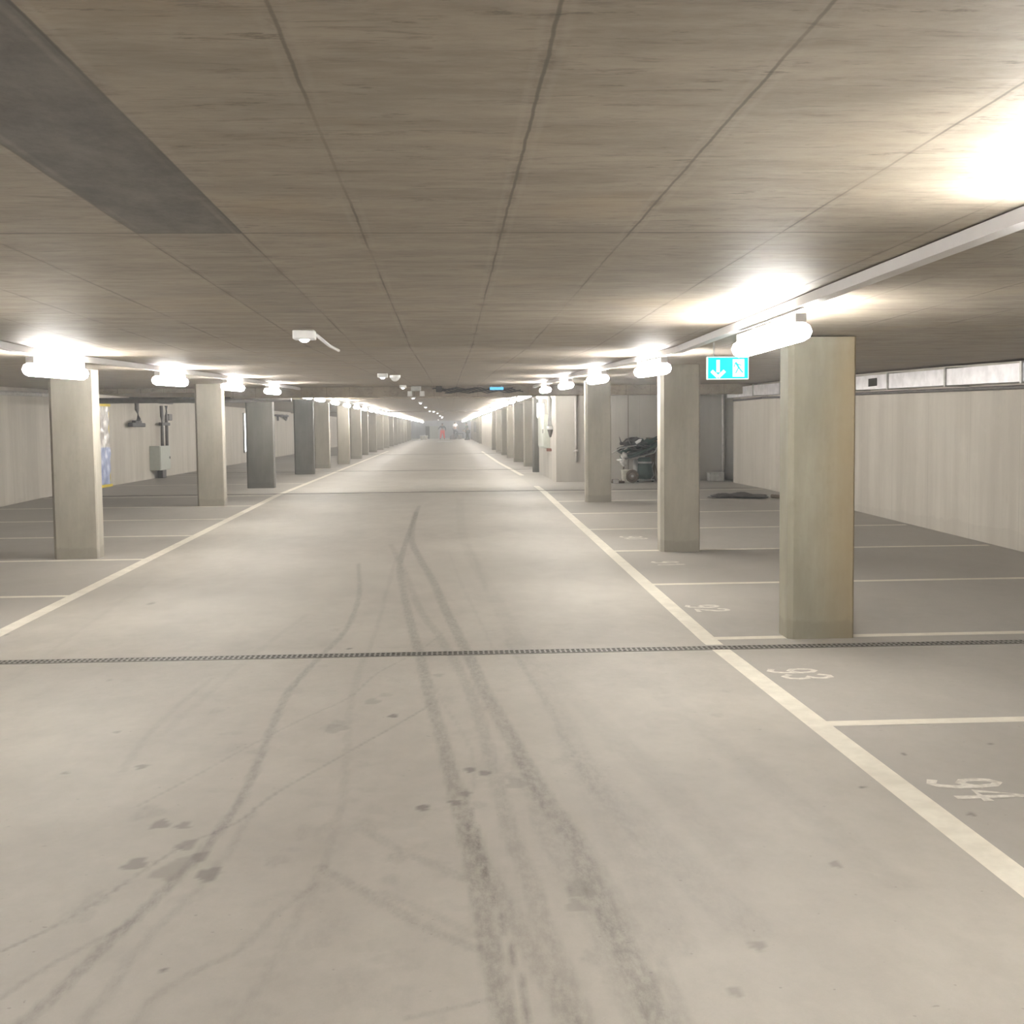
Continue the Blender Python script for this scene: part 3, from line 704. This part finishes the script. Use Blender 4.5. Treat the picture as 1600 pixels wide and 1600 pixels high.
# doorway hung with plastic sheet and edged in yellow tape
y0, y1 = 26.45, 27.85
r = empty('plastic_sheeted_doorway', (XL+.012, (y0+y1)/2, F(27.1)), 'doorway in left wall hung with clear plastic, edged in yellow tape', 'doorway')
hh = 1.80
bm = NB(); n = 26; g = []
for i in range(n):
    row = []
    for j in range(n):
        u, v = i/(n-1), j/(n-1)
        row.append(bm.verts.new((.03+.012*math.sin(u*23+v*9)+.010*math.sin(v*31-u*11)+.008*math.sin(u*57), -.7+1.4*u, .04+hh*v)))
    g.append(row)
for i in range(n-1):
    for j in range(n-1): bm.faces.new((g[i][j], g[i+1][j], g[i+1][j+1], g[i][j+1]))
t = NT('crumpled_plastic'); z = t.sep()[2]; cr = t.noise(4, sc=(1, 1, .5), detail=6, dist=1.5)
cc = t.mix(t.ramp(z, .93, .88), t.mix(t.ramp(cr, .35, .65), (.50, .46, .42), (.85, .83, .80)), t.mix(t.ramp(cr, .35, .7), (.30, .36, .62), (.55, .62, .85)))
M_PLAST = t.out(cc, .18, spec=.8)
link('plastic_sheet', bm, M_PLAST, r, True)
for nm, b in (('tape', (-.74, .74, .04+hh, .10+hh)), ('tape', (-.74, .74, .0, .06)), ('tape', (-.74, -.715, 0, .1+hh)), ('tape', (.715, .74, 0, .1+hh))):
    bm = NB(); box(bm, .0, .02 if b[3] > 1 and b[2] == 0 else .065, b[0], b[1], b[2], b[3], bev=.004); link(nm, bm, M_YEL, r)
# hanging dark pipes
def pl(px, py, x):   # a point on plane X = x
    d = AF+AR*((px-800)/FPX)+AU*((800-py)/FPX); tt = x/d.x
    return Vector((x, tt*d.y, H+tt*d.z))
xp = XL+.14
r = empty('hanging_pipe', pl(213, 640, xp), 'dark pipe hanging from the ceiling with a flared foot, left wall', 'pipe')
o0 = r.location.copy()
def rel(px, py): return pl(px, py, xp)-o0
bm = NB(); tube(bm, [rel(213, 616), rel(214, 640), rel(217, 655), rel(214, 663)], .055, 10); link('drop_pipe', bm, M_PIPE, r, True)
bm = NB(); a = rel(214, 662)
box(bm, a.x-.06, a.x+.06, a.y-.62, a.y+.62, a.z-.08, a.z+.02, bev=.02); box(bm, a.x-.05, a.x+.05, a.y-.3, a.y+.3, a.z+.0, a.z+.08, bev=.02); link('flared_foot', bm, M_BLACK, r)
bm = NB(); tube(bm, [rel(204, 624), rel(222, 625)], .06, 10); link('cross_pipe', bm, M_PIPE, r, True)
r2 = empty('ceiling_pipe', pl(250, 616, xp), 'dark horizontal pipe run under ceiling joining the hanging pipes, left wall', 'pipe'); o0 = r2.location.copy()
bm = NB(); tube(bm, [rel(216, 614), rel(262, 616)], .035, 10); link('upper_run', bm, M_PIPE, r2, True)
bm = NB(); tube(bm, [rel(226, 625), rel(262, 626)], .065, 10); link('lower_run', bm, M_PIPEL, r2, True)
bm = NB(); c_ = rel(259, 624); box(bm, c_.x-.1, c_.x+.08, c_.y-.55, c_.y+.55, c_.z-.12, c_.z+.14, bev=.02); link('junction', bm, M_PIPE, r2)
r3 = empty('cable_riser', pl(256, 665, xp), 'pair of dark vertical cables running down into the grey wall cabinet', 'cable'); o0 = r3.location.copy()
for a_, b_ in ((252, 254), (259.5, 261)):
    bm = NB(); tube(bm, [rel(a_, 634), rel(a_+.6, 650), rel(b_-.5, 668), rel(b_, 697)], .045, 8); link('cable', bm, M_PIPE, r3, True)
bm = NB(); c_ = rel(257, 662); box(bm, c_.x-.05, c_.x+.05, c_.y-.45, c_.y+.45, c_.z-.05, c_.z+.03, bev=.01); link('clamp', bm, M_BLACK, r3)
bm = NB(); c_ = rel(263.5, 652); box(bm, c_.x-.05, c_.x+.06, c_.y-.2, c_.y+.2, c_.z-.09, c_.z+.09, bev=.02); link('coupling', bm, M_PIPE, r3)
ca = pl(250, 697, XL+.28); cb = pl(267, 733, XL+.28)
r = empty('wall_cabinet', (XL, (ca.y+cb.y)/2, cb.z), 'grey green electrical cabinet on the left wall below two dark cables', 'cabinet')
L_ = abs(cb.y-ca.y); hz = ca.z-cb.z
bm = NB(); box(bm, 0, .27, -L_/2, L_/2, 0, hz, bev=.012); link('body', bm, M_CAB, r)
bm = NB(); box(bm, .27, .285, -L_/2+.02, L_/2-.02, .02, hz-.02, bev=.004); dd = link('door', bm, M_CAB, r)
bm = NB(); box(bm, .286, .30, L_/2-.14, L_/2-.1, hz*.45, hz*.55); link('lock', bm, M_BLACK, dd)
bm = NB(); box(bm, .08, .22, -.1, .32, -.22, -.0, bev=.01); link('cable_gland_box', bm, M_BLACK, r)
# horizontal dark pipe across the left bays under the ceiling
bm = NB(); tube(bm, [(XL+.02, 24.6, CE(24.6)-.21), (-3.2, 24.6, CE(24.6)-.21)], .06, 10)
tag(link('sprinkler_pipe', bm, M_PIPE, None, True), 'thick dark pipe crossing the left bays beneath the ceiling', 'pipe')
# daylight window strip on the left wall
a_ = pl(383, 647, XL+.01); b_ = pl(389, 705, XL+.01)
r = empty('window_1', (XL, (a_.y+b_.y)/2, b_.z), None, None); r['kind'] = 'structure'
L_ = abs(b_.y-a_.y)+1.0; hz = a_.z-b_.z
bm = NB(); box(bm, -.005, .02, -L_/2, L_/2, 0, hz); link('pane', bm, emit('daylight_pane', (.95, .98, 1), 2.6), r)
bm = NB()
for z in (-.04, hz): box(bm, 0, .06, -L_/2-.04, L_/2+.04, z, z+.04)
for y in (-L_/2-.04, L_/2): box(bm, 0, .06, y, y+.04, 0, hz)
link('window_frame', bm, M_STEEL, r)
# bracket sign on left wall farther on
a_ = pl(432, 647, XL+.1)
r = empty('pipe_bracket', pl(440, 650, XL+.1), 'dark angled pipe bracket high on the left wall between shaded columns', 'bracket'); xp = XL+.1; o0 = r.location.copy()
bm = NB(); tube(bm, [rel(430, 649), rel(450, 650)], .05); link('rail', bm, M_PIPE, r, True)
bm = NB(); tube(bm, [rel(434, 649), rel(434.5, 657)], .05); link('hanger', bm, M_PIPE, r, True)
bm = NB(); tube(bm, [rel(441, 649), rel(447, 656), rel(448, 649)], .05); link('hanger', bm, M_PIPE, r, True)

# ------------------------------------------------------------------ tool pile against the end wall
YT = 26.55; zT = F(YT)
def tp(px, py, y=YT): return atY(px, py, y)
# vacuum / drum machine
q = tp(1008, 753)
r = empty('industrial_vacuum', (q.x, YT+.1, zT), 'dark green barrel shaped machine in the tool pile', 'machine')
bm = NB(); lathe(bm, [(.10, .07), (.17, .09), (.20, .2), (.17, .34), (.15, .48), (.16, .52), (.10, .56)], 22); link('drum', bm, M_GREEN, r, True)
bm = NB(); lathe(bm, [(.165, .42), (.172, .43), (.172, .45), (.165, .46)], 22); link('band', bm, M_STEEL, r, True)
bm = NB(); cyl(bm, (-.20, -.02, .09), .055, .055, .42, 14); cyl(bm, (-.20, -.02, .20), .062, .062, .02, 14); cyl(bm, (-.20, -.02, .25), .062, .062, .02, 14); link('cylinder', bm, M_STEEL, r, True)
bm = NB(); tube(bm, [(.14, -.05, .05), (.21, -.05, .15), (.16, -.05, .32), (.22, -.05, .48)], .014); tube(bm, [(-.2, -.16, .05), (.2, -.16, .05)], .014); link('frame', bm, M_STEEL, r, True)
for s in (-1, 1):
    bm = NB(); cyl(bm, (s*.17, -.02, .05), .05, .05, .03, 14, rot=RY(PI/2)); link('wheel', bm, M_BLACK, r, True)
q = tp(978, 752)
r = empty('bucket', (q.x, YT-.05, zT), 'dirty white bucket standing in the tool pile', 'bucket')
bm = NB(); lathe(bm, [(.09, 0), (.125, .27), (.132, .275), (.132, .29), (.12, .29), (.115, .27), (.085, .02)], 22); link('pail', bm, M_BUCKET, r, True)
bm = NB(); tube(bm, [(.13*math.cos(a), -.02-.03*math.sin(a), .28-.12*math.sin(a)) for a in np.linspace(0, PI, 10)], .005); link('handle', bm, M_STEEL, r, True)
q = tp(985, 752)
r = empty('cart_wheel', (q.x, YT-.28, zT+.15), 'brown round wheel leaning in front of the white bucket', 'wheel')
bm = NB()
ring = [( .115*math.cos(a), 0, .115*math.sin(a)) for a in np.linspace(0, 2*PI, 25)]; tube(bm, ring, .033, 10); link('tyre', bm, M_BROWN, r, True)
bm = NB(); cyl(bm, (0, .02, 0), .10, .10, .03, 22, rot=RX(PI/2)); link('disc', bm, simple('dusty_brown', (.20, .17, .14), .8), r, True)
bm = NB(); cyl(bm, (0, .035, 0), .03, .03, .07, 12, rot=RX(PI/2)); link('hub', bm, M_STEEL, r, True)
# barrow tray with hoses heaped on it
r = empty('wheelbarrow', (tp(1000, 715).x, YT+.05, zT), 'dark upturned barrow propped over the green machine', 'barrow')
bm = NB(); n = 12; rings = []
for i in range(n+1):
    u = i/n; w2 = .20+.10*math.sin(PI*u); x = -.42+.80*u; z = .60+.30*u**1.6
    rings.append([bm.verts.new((x, -w2*math.cos(a)*1.0, z+.10*(math.sin(a)*-1)*(.6+.5*u))) for a in np.linspace(0, PI, 9)])
for a, b in zip(rings, rings[1:]):
    for k in range(8): bm.faces.new((a[k], b[k], b[k+1], a[k+1]))
o = link('tray', bm, M_GREEN, r, True); m = o.modifiers.new('thick', 'SOLIDIFY'); m.thickness = .012
for s in (-1, 1):
    bm = NB(); tube(bm, [(-.50, s*.14, .50), (-.1, s*.16, .56), (.3, s*.15, .66), (.40, s*.14, .80), (.44, s*.14, .88)], .018); link('shaft', bm, M_STEEL, r, True)
    bm = NB(); tube(bm, [(.26, s*.2, .62), (.40, s*.24, .02)], .016); link('leg', bm, M_BROWN, r, True)
bm = NB(); tube(bm, [(-.32, .1, .56), (-.38, .16, .02)], .016); link('leg', bm, M_BROWN, r, True)
hb = empty('hose_tangle', (tp(995, 715).x, YT+.03, zT+.03), 'tangle of dark hoses heaped on the barrow against the end wall', 'hose')
for k in range(5):
    bm = NB(); cx, cz = -.12+.07*k, .72+.05*(k % 3); pts = []
    for j in range(44):
        a = j*.42; rad = .20+.05*math.sin(j*.7+k)
        pts.append((cx+rad*1.35*math.cos(a), -.02+.12*math.sin(a+k), cz+.12*math.sin(a*1+k*1.9)+.05*math.sin(j*.53+k)+.14*(cx+rad*math.cos(a))))
    tube(bm, pts, .021, 7)
    link('hose', bm, (M_HOSE, M_GREEN, M_BLACK)[k % 3], hb, True)
bm = NB(); cyl(bm, (-.02, 0, 0), .045, .06, .26, 10, rot=RY(1.1)); box(bm, -.2, -.02, -.05, .05, -.02, .05, bev=.02); cyl(bm, (-.16, 0, 0), .02, .004, .18, 8, rot=RY(-.3))
o = link('power_tool', bm, M_BLACK); o.location = (tp(982, 692).x, YT-.02, tp(982, 694).z); tag(o, 'dark power tool lying on top of the hose heap', 'tool')
bm = NB(); tube(bm, [(-.32, 0, -.12), (-.12, 0, .0), (.25, 0, .06)], .012)
o = link('metal_rod', bm, M_STEEL, None, True); o.location = (tp(975, 700).x, YT-.2, tp(975, 700).z); tag(o, 'thin metal rod poking left out of the hose heap', 'rod')
for nm, px, py, s_, lab, mt in (('rag', 976, 712, .075, 'upper grey rag hanging at left side of the tool pile', M_CLOTH), ('rag', 976, 722, .085, 'lower grey rag bunched above the white bucket', M_CLOTH), ('spray_can', 997, 690, .035, 'small pale can on top of the hose heap', M_WHITE)):
    bm = NB()
    if nm == 'rag':
        bmesh.ops.create_icosphere(bm, subdivisions=3, radius=s_)
        for v in bm.verts: v.co *= 1+.18*math.sin(v.co.x*60+v.co.z*47)+.1*math.sin(v.co.y*80)
    else: lathe(bm, [(s_, -.06), (s_, .05), (s_*.5, .07), (s_*.4, .09)], 14)
    o = link(nm, bm, mt, None, True); p = tp(px, py, YT-.2); o.location = p; tag(o, lab, 'rag' if nm == 'rag' else 'can')
    if nm == 'spray_can': o.rotation_euler = (0, 1.0, 0)
bm = NB(); box(bm, -.12, .12, -.02, .02, 0, 1.0, rot=RY(.05), bev=.004)
o = link('plywood_offcut', bm, M_BROWN); o.location = (tp(1021, 750).x, YT+.44, zT); tag(o, 'dark brown board leaning on the wall behind the green machine', 'board')
bm = NB(); box(bm, -.16, .10, -.12, .12, 0, .05, bev=.015); box(bm, -.14, -.02, -.08, .08, .05, .09, bev=.02)
o = link('rubble_scrap', bm, M_BROWN); o.location = (tp(963, 752).x, YT-.35, zT); o.rotation_euler.z = .3; tag(o, 'low dark brown scrap on floor left of the bucket', 'scrap')
bm = NB(); box(bm, -.06, .06, -.05, .05, 0, .09, bev=.02)
o = link('paper_bag', bm, M_CLOTH); o.location = (tp(957, 752).x, YT-.55, zT); tag(o, 'small crumpled pale bag beside the third column foot', 'bag')

# ------------------------------------------------------------------ people and site things at the far end
def bake(o):
    dg = bpy.context.evaluated_depsgraph_get(); dg.update()
    me = bpy.data.meshes.new_from_object(o.evaluated_get(dg)); o.modifiers.clear(); old = o.data; o.data = me
    for p in me.polygons: p.use_smooth = True
def skin(name, verts, edges, rads, mat, parent, root=0):
    me = bpy.data.meshes.new(name); me.from_pydata(verts, edges, []); me.update()
    o = bpy.data.objects.new(name, me); C.objects.link(o)
    o.modifiers.new('skin', 'SKIN'); 
    if not me.skin_vertices:
        bpy.context.view_layer.objects.active = o
    L = me.skin_vertices[0].data
    for i, r_ in enumerate(rads): L[i].radius = (r_, r_) if not isinstance(r_, tuple) else r_; L[i].use_root = (i == root)
    s = o.modifiers.new('sub', 'SUBSURF'); s.levels = 2; s.render_levels = 2
    me.materials.append(mat); bake(o); o.parent = parent
    return o
M_SKIN = simple('skin', (.45, .30, .22), .6, var=.04); M_HAIR = simple('dark_hair', (.03, .025, .02), .8)
M_RED = simple('red_orange_workwear', (.85, .10, .10), .8, var=.06); M_NAVY = simple('dark_slate_jacket', (.06, .08, .10), .8)
M_TEE = simple('white_shirt', (.75, .74, .76), .8, var=.04); M_GREYT = simple('grey_trousers', (.14, .15, .17), .8); M_COAT = simple('dark_green_coat', (.05, .065, .05), .8)
def person(x, y, z, rz, label, top, bottom, Lf=(.16, 0), Rf=(-.16, 0), Lk=(.13, .02), Rk=(-.13, .02), Lh=(.34, .05, .92), Rh=(-.34, .05, .92), Lfz=.0, Rfz=.0, Lkz=.50, Rkz=.50, lean=.0):
    r = empty('person', (x, y, z), label, 'person', None, rz)
    ln = lean
    J = {'pel': (0, 0, .94), 'sp': (0, ln*.4, 1.14), 'ch': (0, ln*.8, 1.34), 'nk': (0, ln, 1.50), 'hd': (0, ln*1.15+.01, 1.60), 'top': (0, ln*1.2, 1.70),
         'ls': (.18, ln*.9, 1.42), 'rs': (-.18, ln*.9, 1.42), 'le': ((.18+Lh[0])/2+.05, ln*.6+Lh[1]*.3-.04, (1.42+Lh[2])/2), 're': ((-.18+Rh[0])/2-.05, ln*.6+Rh[1]*.3-.04, (1.42+Rh[2])/2),
         'lw': Lh, 'rw': Rh, 'lp': (.10, 0, .88), 'rp': (-.10, 0, .88), 'lk': (*Lk, Lkz), 'rk': (*Rk, Rkz), 'la': (*Lf, .09+Lfz), 'ra': (*Rf, .09+Rfz), 'lt': (Lf[0]*1.1, Lf[1]+.16, .04+Lfz), 'rt': (Rf[0]*1.1, Rf[1]+.16, .04+Rfz)}
    K = list(J); ix = {k: i for i, k in enumerate(K)}
    E = [('pel', 'sp'), ('sp', 'ch'), ('ch', 'nk'), ('nk', 'hd'), ('hd', 'top'), ('ch', 'ls'), ('ch', 'rs'), ('ls', 'le'), ('rs', 're'), ('le', 'lw'), ('re', 'rw'), ('pel', 'lp'), ('pel', 'rp'), ('lp', 'lk'), ('rp', 'rk'), ('lk', 'la'), ('rk', 'ra'), ('la', 'lt'), ('ra', 'rt')]
    Rr = {'pel': .12, 'sp': .115, 'ch': .13, 'nk': .055, 'hd': .085, 'top': .065, 'ls': .06, 'rs': .06, 'le': .042, 're': .042, 'lw': .03, 'rw': .03, 'lp': .095, 'rp': .095, 'lk': .06, 'rk': .06, 'la': .04, 'ra': .04, 'lt': .035, 'rt': .035}
    skin('body', [J[k] for k in K], [(ix[a], ix[b]) for a, b in E], [Rr[k] for k in K], M_SKIN, r)
    def sub(name, keys, mat, g):
        kk = {k: i for i, k in enumerate(keys)}
        skin(name, [J[k] for k in keys], [(kk[a], kk[b]) for a, b in E if a in kk and b in kk], [Rr[k]*g+.012 for k in keys], mat, r)
    sub('jacket', ['sp', 'ch', 'ls', 'rs', 'le', 're', 'lw', 'rw'], top, 1.3) if top is not M_TEE else sub('shirt', ['sp', 'ch', 'ls', 'rs', 'le', 're'], top, 1.3)
    sub('trousers', ['pel', 'lp', 'rp', 'lk', 'rk', 'la', 'ra'], bottom, 1.6)
    for s, k in (('l', 'la'), ('r', 'ra')):
        a = J[s+'a']; b = J[s+'t']; bm = NB(); box(bm, a[0]-.05, a[0]+.05, a[1]-.09, b[1]+.04, a[2]-.09, a[2]+.02, bev=.03); link('boot', bm, M_BLACK, r, True)
    h = J['hd']; bm = NB(); bmesh.ops.create_uvsphere(bm, u_segments=16, v_segments=10, radius=.112, matrix=Matrix.Translation((0, h[1]-.015, h[2]+.055)))
    bmesh.ops.delete(bm, geom=[v for v in bm.verts if v.co.z < h[2]+.02 and v.co.y > h[1]-.05], context='VERTS'); link('hair', bm, M_HAIR, r, True)
    bm = NB(); cyl(bm, (0, h[1]+.085, h[2]-.005), .018, .006, .05, 8, rot=RX(-PI/2.4)); link('nose', bm, M_SKIN, r, True)
    for s in (-1, 1):          # hands with fingers
        Wp = Vector(Lh if s > 0 else Rh); bm = NB(); box(bm, Wp.x-.018, Wp.x+.018, Wp.y-.042, Wp.y+.042, Wp.z-.10, Wp.z, bev=.012)
        for i in range(4): tube(bm, [Wp+Vector((0, -.032+.021*i, -.09)), Wp+Vector((-.004*s, -.032+.021*i, -.135)), Wp+Vector((-.018*s, -.03+.021*i, -.165-.01*(i in (1, 2))))], [.0095, .009, .007], 6)
        tube(bm, [Wp+Vector((0, .035, -.03)), Wp+Vector((-.01*s, .062, -.06)), Wp+Vector((-.02*s, .068, -.095))], [.012, .010, .008], 6)
        link('hand', bm, M_SKIN, r, True)
    return r
person(-.60, 130, F(130), PI, 'person in red trousers and dark top standing with legs apart', M_NAVY, M_RED, Lf=(.24, 0), Rf=(-.2, -.05), Lk=(.17, .03), Rk=(-.15, .0), Lh=(.48, .1, 1.08), Rh=(-.36, .2, .98))
q = atY(711, 670, 133)
bm = NB(); box(bm, -.5, .5, -.5, .5, 0, .14, bev=.02); box(bm, -.52, .52, -.52, .52, .10, .16, bev=.01)
o = link('site_platform', bm, M_BLOCK); o.location = (q.x, 133, F(133)); tag(o, 'low pale block the white-shirted person stands on', 'block')
person(q.x, 133, F(133)+.16, PI+.3, 'person in white shirt and grey trousers standing on a low block', M_TEE, M_GREYT, Lf=(.12, -.05), Rf=(-.22, .25), Rk=(-.2, .3), Rkz=.55, Rfz=.12, Lh=(.30, .35, 1.05), Rh=(-.32, .3, 1.0), lean=.05)
q = atY(730.5, 672, 122)
person(q.x, 122, F(122), PI/2+.2, 'person in dark coat standing at right of the far lane', M_COAT, M_COAT, Lf=(.10, .12), Rf=(-.10, -.1), Lh=(.24, .38, 1.02), Rh=(-.26, .3, .95), lean=.10)
# low table with a crate below
q = atY(718, 680, 129)
r = empty('work_table', (q.x, 129, F(129)), 'low grey work table right of the white-shirted person', 'table')
bm = NB(); box(bm, -.42, .42, -.3, .3, .58, .64, bev=.01); link('tabletop', bm, M_HOSE, r)
for a in (-1, 1):
    for b in (-1, 1):
        bm = NB(); box(bm, a*.38-.025, a*.38+.025, b*.26-.025, b*.26+.025, 0, .58); link('leg', bm, M_HOSE, r)
bm = NB(); box(bm, -.2, .2, -.2, .2, 0, .42, bev=.02); box(bm, -.215, .215, -.215, .215, .38, .43, bev=.01)
o = link('crate', bm, M_BLOCK); o.location = (q.x+.05, 129, F(129)); tag(o, 'pale crate under the low grey work table', 'crate')
q = atY(707, 680, 128); bm = NB(); lathe(bm, [(.3, 0), (.34, .12), (.26, .34), (.14, .5), (.05, .56)], 14)
for v in bm.verts: v.co.x += .05*math.sin(v.co.z*15+v.co.y*8)
o = link('rubble_heap', bm, M_PIPE, None, True); o.location = (q.x, 128, F(128)); tag(o, 'dark heap on floor between red trousers person and work table', 'heap')
for i, (px, lab) in enumerate(((659, 'left one of two white tubs on far lane floor'), (665.5, 'right one of two white tubs on far lane floor'))):
    q = atY(px, 682, 128); r = empty('tub', (q.x, 128, F(128)), lab, 'tub', 'white tubs at the far end')
    bm = NB(); lathe(bm, [(.17, 0), (.21, .40), (.20, .42)], 16); link('pail', bm, M_BUCKET, r, True)
    bm = NB(); lathe(bm, [(.215, .40), (.215, .44), (.17, .455)], 16); link('lid', bm, M_WHITE, r, True)
for px, py, wd, y, lab in ((650, 685, 1.1, 120, 'pale flat board lying near the left far columns'), (694, 689, 1.3, 104, 'pale flat board lying mid lane before the red trousers person')):
    q = atY(px, py, y); bm = NB(); box(bm, -wd/2, wd/2, -1.2, 1.2, 0, .06, bev=.01); box(bm, -wd/2+.1, wd/2-.1, -1.0, 1.0, .06, .075)
    o = link('board', bm, M_WHITE); o.location = (q.x, q.y, F(q.y)); tag(o, lab, 'board')
q = atY(675, 675, 138)
r = empty('site_partition', (q.x, 138, F(138)), 'grey temporary partition panels left behind the red trousers person', 'partition')
for k in range(3):
    bm = NB(); box(bm, -.75+.5*k, -.27+.5*k, -.02, .02, 0, 1.45, bev=.01); link('panel', bm, M_HOSE if k == 0 else M_CAB, r)
q = atY(745, 666, 100)
r = empty('wall_box', (2.34, 100, q.z), 'dark hanging box on the far right columns', 'box')
bm = NB(); box(bm, -.16, .04, -.3, .3, -.5, .35, bev=.02); link('body', bm, M_PIPE, r)
bm = NB(); box(bm, -.18, -.16, -.26, .26, -.46, .31, bev=.01); link('door', bm, M_HOSE, r)

# ------------------------------------------------------------------ dust haze in the air
if HAZE > 0:
    bm = NB(); box(bm, XL-.3, 7.3, YN+.1, YF+.1, -.3, 3.2)
    m = bpy.data.materials.new('dust_haze'); m.use_nodes = True; nt = m.node_tree; nt.nodes.clear()
    vo = nt.nodes.new('ShaderNodeVolumeScatter'); vo.inputs['Density'].default_value = HAZE; vo.inputs['Color'].default_value = (.93, .96, 1, 1); vo.inputs['Anisotropy'].default_value = .35
    ou = nt.nodes.new('ShaderNodeOutputMaterial'); nt.links.new(vo.outputs[0], ou.inputs['Volume'])
    o = link('dust_haze', bm, m); tag(o, 'pale dust haze hanging in the far lane', 'haze', kind='stuff')
